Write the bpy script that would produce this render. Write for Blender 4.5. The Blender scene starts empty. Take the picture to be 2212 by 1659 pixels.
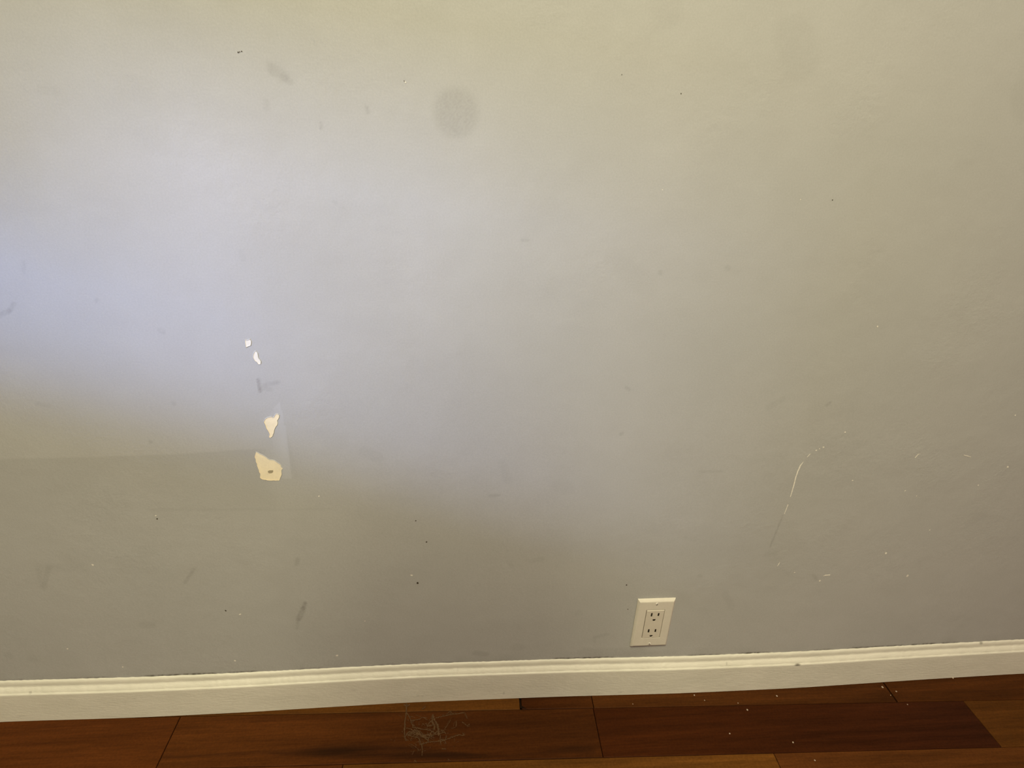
import bpy, bmesh, math, random
import numpy as np
from mathutils import Matrix, Vector

random.seed(7)
rng = np.random.default_rng(7)
scene = bpy.context.scene
C = scene.collection

# ------------------------------------------------------------------ light settings
WORLD_TOP = (0.34, 0.197, 0.195, 1)
WORLD_MID = (0.34, 0.197, 0.195, 1)
WORLD_STRENGTH = 1.0
LIGHTS = [
    ('strip_lamp_light', (0.032, -1.427, 2.342), (0.032, -1.427, 0.0), 0.10, 0.945, 74.6, (1.0, 0.975, 0.685)),
    ('sky_patch_light', (-6.117, -4.067, 2.335), (0.0, 0.0, 0.6), 0.743, 1.419, 1662, (0.396, 0.504, 1.0)),
    ('added_blue_sky_light', (-5.399, -4.646, 2.586), (0.0, 0.0, 0.6), 1.015, 0.835, 871, (0.153, 0.330, 1.0)),  # second blue light, added to fill out the blue band
]

# ------------------------------------------------------------------ camera
cam_data = bpy.data.cameras.new('camera')
cam_data.sensor_width = 36.0
cam_data.lens = 1320.68 / 2212 * 36.0
cam_data.clip_start = 0.02
cam = bpy.data.objects.new('camera', cam_data)
C.objects.link(cam)


def cam_rot(p, yw, r):
    return Matrix.Rotation(yw, 3, 'Z') @ Matrix.Rotation(math.pi / 2 - p, 3, 'X') @ Matrix.Rotation(r, 3, 'Z')


cam.matrix_world = Matrix.Translation((0, -0.82335, 1.01893)) @ cam_rot(0.417383, -0.115668, 0.055503).to_4x4()
scene.camera = cam

# ------------------------------------------------------------------ look and exposure
scene.view_settings.view_transform = 'Standard'
scene.view_settings.look = 'None'
scene.view_settings.gamma = 1.0
scene.view_settings.exposure = 0.0
scene.view_settings.use_curve_mapping = False
try:
    scene.cycles.use_denoising = True
    scene.cycles.max_bounces = 6
except Exception:
    pass

# ------------------------------------------------------------------ world: soft room light, warmer and stronger from above
world = bpy.data.worlds.new('world')
scene.world = world
world.use_nodes = True
wn = world.node_tree
wn.nodes.clear()
w_out = wn.nodes.new('ShaderNodeOutputWorld')
w_bg = wn.nodes.new('ShaderNodeBackground')
w_tc = wn.nodes.new('ShaderNodeTexCoord')
w_sp = wn.nodes.new('ShaderNodeSeparateXYZ')
w_mr = wn.nodes.new('ShaderNodeMapRange')
w_ramp = wn.nodes.new('ShaderNodeValToRGB')
w_mr.inputs['From Min'].default_value = -1
w_mr.inputs['From Max'].default_value = 1
w_ramp.color_ramp.elements[0].position = 0.30
w_ramp.color_ramp.elements[0].color = (0.02, 0.012, 0.009, 1)
w_ramp.color_ramp.elements[1].position = 1.0
w_ramp.color_ramp.elements[1].color = WORLD_TOP
e = w_ramp.color_ramp.elements.new(0.55)
e.color = WORLD_MID
wn.links.new(w_tc.outputs['Generated'], w_sp.inputs[0])
wn.links.new(w_sp.outputs['Z'], w_mr.inputs['Value'])
wn.links.new(w_mr.outputs['Result'], w_ramp.inputs['Fac'])
wn.links.new(w_ramp.outputs['Color'], w_bg.inputs['Color'])
wn.links.new(w_bg.outputs[0], w_out.inputs[0])
w_bg.inputs['Strength'].default_value = WORLD_STRENGTH


def area_light(name, loc, target, size, size_y, power, color, shape='RECTANGLE'):
    d = bpy.data.lights.new(name, 'AREA')
    d.shape = shape
    d.size = size
    if shape in ('RECTANGLE', 'ELLIPSE'):
        d.size_y = size_y
    d.energy = power
    d.color = color
    o = bpy.data.objects.new(name, d)
    C.objects.link(o)
    o.location = loc
    o.rotation_euler = (Vector(target) - Vector(loc)).to_track_quat('-Z', 'Y').to_euler()
    return o


# long strip lamp hanging overhead, pointing away from the wall; bluish sky patch shining in through the left window
for a in LIGHTS:
    area_light(*a)

# ------------------------------------------------------------------ wear and marks of the place, in metres (wall: x, z; floor: x, y)
UND = [(-0.7642, 0.0024), (-0.5818, -0.0012), (-0.5356, -0.0018), (-0.3473, -0.0013), (-0.2994, 0.0), (-0.1021, 0.0032), (-0.0515, 0.0036), (0.1561, 0.0017), (0.2091, 0.0015), (0.4253, -0.0032), (0.4621, -0.0039), (0.6889, -0.0041), (0.7084, -0.0038), (0.9494, 0.0014), (1.1928, 0.0053)]
WALL_A = (0.405, 0.400, 0.378, 1)
WALL_B = (0.435, 0.425, 0.402, 1)
TRIM_A = (0.655, 0.625, 0.52, 1)
TRIM_B = (0.735, 0.70, 0.59, 1)
CHIP_COL = (0.83, 0.72, 0.50)
CHIP2_COL = (0.76, 0.715, 0.62)
WINDOW = (-1.304, -0.756, 1.067, 1.302)  # unseen opening, sized to cut the blue band
PERSON_XY = (0.03, -1.27)
CRUMB_LABELS = [
    'pale crumb on the floorboards right below the baseboard, just right of the outlet',
    'larger whitish crumb on the floor close to the baseboard, right of the outlet',
    'triangular pale crumb near the upper edge of the dark red floorboard',
    'tiny pale crumb on the narrow board edge below the baseboard',
    'bright white crumb at the bottom edge of the photo on the reddish board',
    'pale crumb just right of the dark board joint under the baseboard',
    'greyish crumb sitting in the dark board joint under the baseboard',
    'faint wispy crumb in the lower middle of the dark red floorboard',
    'tiny crumb on the seam above the dark red floorboard',
    'pale crumb on the seam below and right of the dark board joint',
    'flat pale flake touching the baseboard near the right end',
    'tiny crumb below the baseboard, left under the outlet',
    'minute crumb in the lower end of the dark board joint',
    'dull brownish fleck in the middle of the dark red floorboard',
]
CAP_MARKS = [(0.684, 0.0640, 5.0, 1.6, 0.85), (0.541, 0.070, 1.0, 2.6, 0.35), (1.083, 0.0835, 3.0, 2.2, 0.6), (-0.708, 0.067, 1.6, 1.8, 0.4), (0.024, 0.074, 1.6, 3.5, 0.12)]
CHIP_HOLE = (-0.2657, 0.5020)
CHIPS = [[(-0.277,0.7153),(-0.2749,0.7142),(-0.2726,0.7148),(-0.2703,0.7157),(-0.269,0.7131),(-0.2694,0.7099),(-0.2708,0.7061),(-0.2728,0.7058),(-0.2747,0.7046),(-0.2772,0.7035),(-0.2776,0.7065),(-0.2777,0.7097),(-0.2771,0.7127)],[(-0.2662,0.6973),(-0.2643,0.6984),(-0.263,0.6958),(-0.2627,0.6921),(-0.262,0.6868),(-0.2604,0.6849),(-0.2597,0.6828),(-0.2609,0.6788),(-0.2633,0.6785),(-0.2653,0.6818),(-0.2674,0.6833),(-0.2687,0.6857),(-0.2695,0.6882),(-0.268,0.6935)],[(-0.2477,0.6007),(-0.2454,0.6002),(-0.2434,0.5983),(-0.2446,0.5938),(-0.2467,0.5897),(-0.2471,0.5855),(-0.2482,0.5825),(-0.2508,0.578),(-0.2522,0.5755),(-0.2538,0.5696),(-0.2566,0.5632),(-0.26,0.5607),(-0.2613,0.562),(-0.26,0.5688),(-0.2631,0.5763),(-0.2649,0.5822),(-0.2661,0.588),(-0.2638,0.5921),(-0.2597,0.5946),(-0.2546,0.5963),(-0.2526,0.5946),(-0.25,0.5963)],[(-0.2826,0.5364),(-0.2809,0.5359),(-0.2778,0.5334),(-0.2747,0.532),(-0.2718,0.5289),(-0.2685,0.5264),(-0.2651,0.5233),(-0.2608,0.5229),(-0.2577,0.5215),(-0.254,0.5183),(-0.25,0.5135),(-0.2489,0.5104),(-0.247,0.5072),(-0.2494,0.5051),(-0.2502,0.4965),(-0.2518,0.4929),(-0.2542,0.4866),(-0.2601,0.4865),(-0.2661,0.4867),(-0.2719,0.4873),(-0.2792,0.4887),(-0.2825,0.4923),(-0.2807,0.4986),(-0.2824,0.5022),(-0.283,0.5075),(-0.2837,0.511),(-0.284,0.5163),(-0.2848,0.5199),(-0.2851,0.5242),(-0.2857,0.5277),(-0.2847,0.5329)]]
SCRATCH = [[((0.5958,0.531),0.8),((0.5939,0.5279),1.4),((0.5919,0.5245),1.2)],[((0.5878,0.5159),0.6),((0.5856,0.5114),1.6),((0.5839,0.5077),2.3),((0.5833,0.5028),2.4),((0.5822,0.4965),2.6),((0.582,0.4903),2.2),((0.5816,0.4852),2.5),((0.582,0.4777),2.2),((0.5821,0.47),2.2),((0.582,0.461),1.8),((0.582,0.452),1.6),((0.5815,0.4463),1.8)],[((0.5814,0.4311),1.6),((0.5804,0.4211),1.3),((0.5793,0.4113),1.3)],[((0.5961,0.3071),1.0),((0.5949,0.3022),1.4),((0.5935,0.2979),1.2)],[((0.7899,0.5295),1.4),((0.7874,0.5253),1.8),((0.7857,0.5215),1.2)],[((0.8742,0.5264),1.0),((0.8807,0.5248),1.6),((0.889,0.5225),1.0)],[((0.6883,0.2726),1.2),((0.6921,0.2743),2.6),((0.7012,0.2746),2.6)]]
LIGHT_DOTS = [((0.6156,0.5431),1.55),((0.6095,0.5402),1.17),((0.6043,0.5371),1.46),((0.6455,0.5711),1.44),((0.9671,0.5019),2.1),((0.9257,0.465),1.49),((0.6854,0.4784),1.43),((0.7897,0.456),1.47),((0.8152,0.4446),1.06),((0.7972,0.3209),2.62),((0.6842,0.2619),2.32),((0.8586,0.2661),2.61),((0.8669,0.3707),1.45),((0.6303,0.2827),1.37),((0.792,0.529),1.01),((-0.0525,1.0453),0.96),((0.2819,0.9354),0.7),((0.6457,0.7519),1.53),((-0.1976,0.4566),1.44),((-0.0572,0.2939),2.04),((-0.4441,0.425),1.41),((-0.3449,0.2212),1.74),((-0.1918,0.1158),2.23),((-0.6325,0.156),1.53),((-0.5546,0.3329),1.84),((-0.3667,0.115),1.74),((-0.5531,0.1107),1.59),((0.9388,0.6022),1.48),((0.477,0.9305),0.8),((-0.1394,0.1947),1.07)]
DARK_DOTS = [((-0.2419,1.0661),0.85),((-0.2381,1.0673),0.68),((-0.2403,1.0667),0.57),((-0.0541,1.0467),0.6),((0.2879,1.0513),0.71),((0.523,0.9317),0.88),((-0.0473,0.2765),2.07),((0.2097,1.0682),0.5),((-0.0488,0.4063),1.24),((-0.5228,0.0822),2.6),((-0.5043,0.0822),1.95),((-0.0319,0.3632),1.38),((0.3202,0.2621),1.43),((0.3301,0.2056),1.14),((-0.4432,0.4189),1.24),((-0.3669,0.2303),1.42),((0.1724,0.1486),0.12)]
SMUDGES = [((0.008,1.0144),(0.008,1.0154),19.38,15.0,0.15),((-0.2049,1.0506),(-0.1941,1.044),4.07,5.23,0.1),((-0.1941,1.044),(-0.1862,1.0385),1.76,3.51,0.13),((-0.2096,1.0551),(-0.2052,1.0482),2.31,4.05,0.07),((-0.2164,1.0166),(-0.2161,1.0096),1.79,2.98,0.08),((-0.1554,0.9954),(-0.1548,0.9892),0.92,1.84,0.16),((-0.1,1.0156),(-0.0981,1.0101),1.22,2.14,0.16),((-0.4651,1.0148),(-0.4497,1.0151),2.83,3.97,0.05),((-0.5809,0.7441),(-0.5684,0.7494),2.06,2.75,0.14),((-0.5684,0.7494),(-0.5601,0.7596),1.37,2.75,0.14),((-0.5345,0.8148),(-0.5375,0.8028),1.32,2.63,0.08),((-0.4585,0.7657),(-0.4571,0.767),1.39,2.77,0.12),((-0.3864,0.7267),(-0.3827,0.7241),2.17,2.89,0.1),((-0.2663,0.6549),(-0.2658,0.6368),1.17,2.34,0.3),((-0.2584,0.6463),(-0.2401,0.6508),1.57,3.14,0.14),((-0.2646,0.6419),(-0.2509,0.6391),1.57,3.14,0.1),((-0.242,0.5998),(-0.2287,0.4926),1.22,3.25,0.06),((-0.5677,0.6152),(-0.5533,0.6125),1.52,3.04,0.08),((-0.4289,0.5553),(-0.4286,0.5538),1.62,2.43,0.16),((-0.3872,0.6177),(-0.3862,0.6163),1.56,3.13,0.12),((-0.6375,0.3251),(-0.64,0.2925),1.83,3.66,0.07),((-0.6209,0.3292),(-0.6378,0.2877),1.83,3.66,0.1),((-0.4037,0.32),(-0.4224,0.2919),1.52,2.86,0.14),((-0.2406,0.3344),(-0.243,0.3239),1.94,2.91,0.16),((-0.2368,0.2405),(-0.2409,0.2283),1.85,2.57,0.28),((-0.2409,0.2283),(-0.2506,0.2047),3.1,3.1,0.22),((-0.2506,0.2047),(-0.2555,0.1837),1.26,3.14,0.14),((-0.5042,0.2042),(-0.4898,0.2026),4.03,6.05,0.1),((-0.7295,0.1441),(-0.7286,0.1419),4.04,5.06,0.08),((-0.6943,0.1347),(-0.692,0.1325),4.09,6.13,0.07),((0.0986,0.8636),(0.1061,0.8638),1.43,2.14,0.12),((0.2694,0.648),(0.2757,0.6434),1.03,2.14,0.16),((-0.145,0.9035),(-0.1439,0.9024),1.32,2.65,0.08),((-0.135,0.897),(-0.1339,0.8959),1.33,2.67,0.05),((0.1263,0.1188),(0.1392,0.1182),4.66,5.82,0.06),((0.0558,0.1074),(0.0755,0.104),3.48,4.64,0.15),((0.2603,0.0979),(0.3659,0.0972),8.4,9.6,0.1),((0.3852,0.089),(0.4304,0.0915),6.14,8.59,0.06),((0.2763,0.1392),(0.2993,0.145),1.76,3.53,0.1),((0.275,0.1346),(0.2766,0.1276),1.77,3.53,0.08),((0.5241,0.6294),(0.5045,0.6147),2.72,4.53,0.07),((0.5038,0.5217),(0.5488,0.5276),5.8,7.74,0.035),((0.4119,0.4975),(0.4516,0.4972),1.16,2.9,0.07),((0.5698,0.3409),(0.5777,0.4083),0.55,1.74,0.2),((0.5673,0.3257),(0.5817,0.3273),3.3,5.5,0.06),((0.6011,0.6193),(0.6053,0.6242),1.11,2.31,0.18),((0.6681,0.2754),(0.6774,0.2643),1.38,3.45,0.12),((0.3922,0.8343),(0.3945,0.8331),1.92,3.08,0.1),((0.2951,0.825),(0.2966,0.8237),1.52,3.05,0.12),((0.2717,0.5666),(0.2737,0.5683),1.81,2.72,0.14),((0.0713,0.4531),(0.0847,0.4547),1.51,2.83,0.14),((-0.1237,0.5371),(-0.1055,0.5248),5.19,6.92,0.05),((0.0872,0.5154),(0.0984,0.4809),2.73,7.27,0.05),((0.1832,0.4713),(0.195,0.4667),8.54,9.49,0.04),((0.4198,1.121),(0.435,1.0967),15.58,15.58,0.05),((0.2545,1.1447),(0.2553,1.14),13.0,13.0,0.05),((0.7448,1.0793),(0.756,1.0577),9.6,9.6,0.05),((0.614,0.5987),(0.6323,0.5474),28.11,28.11,0.02),((-0.1447,0.8361),(-0.121,0.8307),41.82,34.85,0.015),((-0.3152,1.0952),(-0.3068,1.0867),16.39,19.13,0.02),((-0.4537,0.4354),(-0.29,0.4337),1.31,2.63,0.05),((-0.2901,0.4328),(-0.1774,0.431),1.08,2.71,0.04),((-0.6317,0.3268),(-0.5704,0.3268),5.49,7.32,0.05),((0.1476,0.3197),(0.165,0.3232),2.07,4.15,0.08),((0.1079,0.3179),(0.1124,0.3077),2.06,4.13,0.05),((0.5075,0.2373),(0.5278,0.2033),3.44,6.89,0.05),((0.4111,0.3647),(0.4286,0.3593),2.1,4.2,0.05),((0.4514,0.28),(0.4533,0.2789),2.22,3.33,0.1),((0.24,0.1982),(0.2418,0.197),4.52,4.52,0.06),((0.8718,0.2963),(0.8731,0.2952),2.34,3.51,0.05),((-0.2661,0.8264),(-0.2679,0.8354),2.06,2.75,0.05),((0.2267,0.8412),(0.2815,0.8034),10.41,10.41,0.02)]
LIGHT_PATCH = [(-0.2406,0.62),(-0.2361,0.573),(-0.2358,0.4901),(-0.2621,0.4879),(-0.2644,0.5175),(-0.257,0.5495),(-0.262,0.5959)]
PAINT_EDGE = [(-0.6758,0.5262),(-0.6387,0.5275),(-0.5131,0.5308),(-0.3839,0.5357),(-0.2856,0.5433),(-0.2832,0.5176),(-0.2792,0.493)]
PATCH_BOTTOM = [(-0.2798,0.488),(-0.2291,0.4884),(-0.1456,0.4884)]
JUNCTION = [(-0.7559,-0.7118,0.25),(-0.7339,-0.7191,0.5),(-0.6598,-0.5998,0.3),(-0.6224,-0.5771,0.4),(-0.5315,-0.3919,0.6),(-0.3919,-0.3287,0.5),(-0.2647,-0.2162,0.3),(-0.1343,-0.0846,0.25),(-0.0176,0.0418,0.2),(0.1974,0.3216,0.6),(0.4578,0.5318,0.35),(0.5598,0.6304,0.7),(0.7019,0.7597,0.35),(0.7889,0.9169,0.5),(0.9169,0.987,0.7),(0.987,1.0376,0.35)]
BOARD_MARKS = [((-0.7343,0.0133),8,1.5,0.15),((-0.5404,0.0476),1.8,1.8,0.15),((-0.3783,0.0241),2,2,0.12),((-0.1648,0.0412),6,2.5,0.12),((-0.1307,0.0234),1.5,1.2,0.18),((-0.0498,0.017),2.5,2.0,0.2),((-0.0413,0.0164),1.5,2,0.2),((0.1119,0.0164),1.6,3.5,0.3),((0.0246,0.0317),2,2,0.08),((0.295,0.006),7,1.8,0.2),((0.2741,0.006),8,2,0.12),((0.3377,0.0083),4,1.5,0.25),((0.3616,0.0081),1.5,3,0.12),((0.5974,-0.0003),1.5,2.0,0.05),((0.6713,0.0106),1.2,1.2,0.1),((1.0399,0.028),2,1,0.12),((0.438,0.0172),8,8,0.02),((0.8713,0.022),30,12,0.02)]
WEB = [([(-0.0704,-0.011),(-0.0696,-0.0303),(-0.0705,-0.0424),(-0.0709,-0.0488),(-0.0709,-0.0633),(-0.0699,-0.0758),(-0.0684,-0.0811),(-0.0669,-0.0855)],1.6),([(-0.0678,-0.0322),(-0.0632,-0.04),(-0.0602,-0.0485),(-0.0504,-0.0463),(-0.043,-0.0448),(-0.0414,-0.0421),(-0.0313,-0.0436)],1.1),([(-0.0601,-0.0494),(-0.0554,-0.0606),(-0.0413,-0.065),(-0.0248,-0.0686),(-0.0206,-0.0715)],1.3),([(-0.0215,-0.0376),(-0.0179,-0.048),(-0.0118,-0.0594),(-0.01,-0.0703),(-0.0099,-0.0792)],2.2),([(-0.0154,-0.0445),(-0.0004,-0.0415),(0.0114,-0.0384),(0.0249,-0.0377),(0.0368,-0.036)],1.2),([(0.0038,-0.038),(0.0097,-0.0326),(0.0127,-0.0337),(0.0122,-0.0375)],0.7),([(-0.0261,-0.0531),(-0.0308,-0.0601),(-0.0217,-0.0597),(-0.0203,-0.0516)],1.0),([(-0.0682,-0.0776),(-0.0631,-0.0691),(-0.0524,-0.0706),(-0.0408,-0.0774),(-0.0284,-0.0825)],1.5),([(-0.0635,-0.0761),(-0.0454,-0.0815),(-0.0402,-0.0913),(-0.0373,-0.1034),(-0.0376,-0.115)],1.1),([(-0.0527,-0.0652),(-0.0458,-0.0736),(-0.0283,-0.0868),(-0.0274,-0.0903)],1.8),([(-0.0385,-0.0932),(-0.0242,-0.0905),(-0.0032,-0.09),(0.0146,-0.084),(0.026,-0.0803),(0.0358,-0.0817),(0.0327,-0.0762)],1.2),([(-0.0245,-0.0783),(-0.0099,-0.0756),(-0.0001,-0.0735),(0.0031,-0.0764)],1.0),([(-0.0066,-0.0793),(-0.0073,-0.0872),(0.0016,-0.0885),(0.004,-0.0799)],1.1),([(-0.0065,-0.0889),(-0.0056,-0.0976)],0.9),([(-0.0,-0.0893),(0.004,-0.0956)],0.7),([(-0.0002,-0.069),(0.0031,-0.0638),(0.0114,-0.0506)],0.7),([(0.0214,-0.053),(0.0213,-0.0639)],0.9),([(0.0322,-0.0545),(0.0412,-0.0632),(0.0455,-0.0598)],0.9),([(-0.0684,-0.0617),(-0.0593,-0.064),(-0.0525,-0.0697)],1.1),([(-0.0412,-0.0261),(-0.0347,-0.0197)],1.3),([(-0.0577,-0.0921),(-0.0477,-0.1003)],0.6),([(-0.046,-0.0683),(-0.0391,-0.0793),(-0.0286,-0.0763),(-0.0212,-0.0811)],1.9),([(-0.0652,-0.0743),(-0.0556,-0.0731),(-0.0456,-0.0771)],1.3),([(-0.0274,-0.0903),(-0.0276,-0.0834),(-0.0215,-0.0696),(-0.0165,-0.0753),(-0.0117,-0.0702)],1.4),([(-0.0498,-0.1225),(-0.0465,-0.1251)],1.5),([(-0.0443,-0.0877),(-0.0424,-0.0946),(-0.0353,-0.0942)],0.9),([(-0.0222,-0.0422),(-0.0211,-0.0534),(-0.0168,-0.0609),(-0.0183,-0.068)],1.6),([(0.0065,-0.1242),(0.0089,-0.1255)],1.0),([(-0.0039,-0.1045),(0.0033,-0.1049)],0.8),([(-0.0461,-0.1012),(-0.0444,-0.1038)],1.1),([(0.0377,-0.036),(0.0416,-0.0494)],0.5),([(-0.0588,-0.0729),(-0.0527,-0.0661),(-0.046,-0.0683)],1.2),([(-0.0749,-0.0137),(-0.0687,-0.0179),(-0.0647,-0.0133)],1.4)]
CRUMBS = [((0.4843,-0.0221),2.2),((0.6482,-0.0327),3.0),((0.5749,-0.0593),3.0),((0.5002,-0.0342),1.6),((0.652,-0.1634),2.2),((0.8989,-0.0352),2.4),((0.8765,-0.0243),3.4),((0.6303,-0.1282),2.6),((0.5635,-0.0437),1.6),((0.9013,-0.0646),1.8),((1.042,-0.0106),3.2),((0.3575,-0.0348),1.4),((0.8816,-0.0428),1.4),((0.5201,-0.1048),2.2)]
STREAK = [((-0.4711,-0.0921),2.5,0.5),((-0.3965,-0.0932),3,0.4),((-0.314,-0.0914),3,0.3),((-0.2518,-0.095),7,0.55),((-0.2053,-0.096),12,0.8),((-0.1581,-0.0987),14,0.8),((-0.1028,-0.1019),14,0.7),((-0.0471,-0.1084),13,0.7),((0.0166,-0.1171),7,0.7),((0.0804,-0.1225),3,0.5),((0.1613,-0.1222),2.5,0.35),((0.2279,-0.1175),8,0.45),((0.256,-0.1225),9,0.4)]

# ------------------------------------------------------------------ helpers
def link(o, parent=None):
    C.objects.link(o)
    if parent is not None:
        o.parent = parent
    return o


def mesh_obj(name, verts, faces, mats, parent=None, smooth=False, face_mats=None):
    me = bpy.data.meshes.new(name)
    me.from_pydata([tuple(v) for v in verts], [], [tuple(f) for f in faces])
    for m in (mats if isinstance(mats, (list, tuple)) else [mats]):
        me.materials.append(m)
    if face_mats is not None:
        me.polygons.foreach_set('material_index', np.array(face_mats, dtype=np.int32))
    if smooth:
        me.polygons.foreach_set('use_smooth', np.ones(len(me.polygons), dtype=bool))
    me.update()
    return link(bpy.data.objects.new(name, me), parent)


def bm_obj(name, bm, mats, parent=None, smooth=False):
    me = bpy.data.meshes.new(name)
    bmesh.ops.recalc_face_normals(bm, faces=bm.faces[:])
    bm.to_mesh(me)
    bm.free()
    for m in (mats if isinstance(mats, (list, tuple)) else [mats]):
        me.materials.append(m)
    if smooth:
        for p in me.polygons:
            p.use_smooth = True
    return link(bpy.data.objects.new(name, me), parent)


def tag(o, label=None, category=None, group=None, kind=None):
    for k, v in (('label', label), ('category', category), ('group', group), ('kind', kind)):
        if v:
            o[k] = v
    return o


def material(name):
    m = bpy.data.materials.new(name)
    m.use_nodes = True
    nt = m.node_tree
    b = nt.nodes['Principled BSDF']
    return m, nt, b


def nd(nt, typ, **kw):
    n = nt.nodes.new(typ)
    for k, v in kw.items():
        if k in n.inputs:
            n.inputs[k].default_value = v
        else:
            setattr(n, k, v)
    return n


def noise(nt, co, scale, detail=3, rough=0.5):
    n = nd(nt, 'ShaderNodeTexNoise')
    n.inputs['Scale'].default_value = scale
    n.inputs['Detail'].default_value = detail
    n.inputs['Roughness'].default_value = rough
    nt.links.new(co, n.inputs['Vector'])
    return n


def mapr(nt, val, a, b, c, d):
    n = nd(nt, 'ShaderNodeMapRange')
    for k, v in zip(('From Min', 'From Max', 'To Min', 'To Max'), (a, b, c, d)):
        n.inputs[k].default_value = v
    nt.links.new(val, n.inputs['Value'])
    return n.outputs['Result']


def mixc(nt, fac, a, b, mode='MIX'):
    n = nt.nodes.new('ShaderNodeMix')
    n.data_type = 'RGBA'
    n.blend_type = mode
    for sock, v in ((n.inputs[0], fac), (n.inputs[6], a), (n.inputs[7], b)):
        if hasattr(v, 'is_output'):
            nt.links.new(v, sock)
        else:
            sock.default_value = v
    return n.outputs[2]


def simple(name, col, rough=0.5, bump=0.0, bump_scale=300, var=0.0, var_scale=30, spec=0.5):
    m, nt, b = material(name)
    tc = nd(nt, 'ShaderNodeTexCoord')
    co = tc.outputs['Object']
    if var > 0:
        n = noise(nt, co, var_scale, 4, 0.6)
        f = mapr(nt, n.outputs['Fac'], 0.3, 0.7, 0, 1)
        lo = tuple(c * (1 - var) for c in col[:3]) + (1,)
        hi = tuple(min(1, c * (1 + var)) for c in col[:3]) + (1,)
        nt.links.new(mixc(nt, f, lo, hi), b.inputs['Base Color'])
    else:
        b.inputs['Base Color'].default_value = tuple(col[:3]) + (1,)
    b.inputs['Roughness'].default_value = rough
    b.inputs['Specular IOR Level'].default_value = spec
    if bump > 0:
        n = noise(nt, co, bump_scale, 3, 0.55)
        bp = nd(nt, 'ShaderNodeBump')
        bp.inputs['Strength'].default_value = 1.0
        bp.inputs['Distance'].default_value = bump
        nt.links.new(n.outputs['Fac'], bp.inputs['Height'])
        nt.links.new(bp.outputs[0], b.inputs['Normal'])
    return m


# ------------------------------------------------------------------ materials
def wall_material():
    m, nt, b = material('old_grey_beige_wall_paint')
    tc = nd(nt, 'ShaderNodeTexCoord')
    co = tc.outputs['Object']
    big = mapr(nt, noise(nt, co, 2.3, 4, 0.6).outputs['Fac'], 0.3, 0.7, 0, 1)
    mid = mapr(nt, noise(nt, co, 16, 5, 0.65).outputs['Fac'], 0.3, 0.7, 0, 1)
    fine = mapr(nt, noise(nt, co, 420, 2, 0.6).outputs['Fac'], 0.25, 0.75, 0.955, 1.045)
    col = mixc(nt, big, WALL_A, WALL_B)
    col = mixc(nt, mid, col, mixc(nt, 1.0, col, (0.965, 0.96, 0.955, 1), 'MULTIPLY'))
    fine_rgb = nd(nt, 'ShaderNodeCombineColor')
    for i in range(3):
        nt.links.new(fine, fine_rgb.inputs[i])
    col = mixc(nt, 1.0, col, fine_rgb.outputs[0], 'MULTIPLY')
    at = nd(nt, 'ShaderNodeAttribute', attribute_name='dirt_shade')
    col = mixc(nt, at.outputs['Fac'], col, (0.10, 0.09, 0.07, 1))
    lt = nd(nt, 'ShaderNodeAttribute', attribute_name='touch_up')
    col = mixc(nt, lt.outputs['Fac'], col, (0.47, 0.47, 0.46, 1))
    nt.links.new(col, b.inputs['Base Color'])
    b.inputs['Roughness'].default_value = 0.62
    b.inputs['Specular IOR Level'].default_value = 0.3
    n1 = noise(nt, co, 260, 3, 0.55)
    n2 = noise(nt, co, 38, 4, 0.6)
    n3 = noise(nt, co, 85, 6, 0.7)
    sel = mapr(nt, noise(nt, co, 7, 3, 0.5).outputs['Fac'], 0.5, 0.66, 0, 1)
    mu = nd(nt, 'ShaderNodeMath', operation='MULTIPLY')
    nt.links.new(n3.outputs['Fac'], mu.inputs[0])
    nt.links.new(sel, mu.inputs[1])
    b1 = nd(nt, 'ShaderNodeBump')
    b1.inputs['Distance'].default_value = 0.00016
    nt.links.new(n1.outputs['Fac'], b1.inputs['Height'])
    b2 = nd(nt, 'ShaderNodeBump')
    b2.inputs['Distance'].default_value = 0.0006
    nt.links.new(n2.outputs['Fac'], b2.inputs['Height'])
    nt.links.new(b1.outputs[0], b2.inputs['Normal'])
    b3 = nd(nt, 'ShaderNodeBump')
    b3.inputs['Distance'].default_value = 0.0007
    nt.links.new(mu.outputs[0], b3.inputs['Height'])
    nt.links.new(b2.outputs[0], b3.inputs['Normal'])
    nt.links.new(b3.outputs[0], b.inputs['Normal'])
    return m


def trim_material():
    m, nt, b = material('cream_white_trim_paint')
    tc = nd(nt, 'ShaderNodeTexCoord')
    co = tc.outputs['Object']
    mp = nd(nt, 'ShaderNodeMapping')
    mp.inputs['Scale'].default_value = (1.0, 3.0, 3.0)
    nt.links.new(co, mp.inputs['Vector'])
    v = mapr(nt, noise(nt, mp.outputs[0], 14, 5, 0.65).outputs['Fac'], 0.3, 0.7, 0, 1)
    col = mixc(nt, v, TRIM_A, TRIM_B)
    at = nd(nt, 'ShaderNodeAttribute', attribute_name='dirt_shade')
    col = mixc(nt, at.outputs['Fac'], col, (0.07, 0.055, 0.035, 1))
    nt.links.new(col, b.inputs['Base Color'])
    b.inputs['Roughness'].default_value = 0.42
    b.inputs['Specular IOR Level'].default_value = 0.35
    n = noise(nt, mp.outputs[0], 90, 4, 0.6)
    bp = nd(nt, 'ShaderNodeBump')
    bp.inputs['Distance'].default_value = 0.0005
    nt.links.new(n.outputs['Fac'], bp.inputs['Height'])
    nt.links.new(bp.outputs[0], b.inputs['Normal'])
    return m


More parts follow.
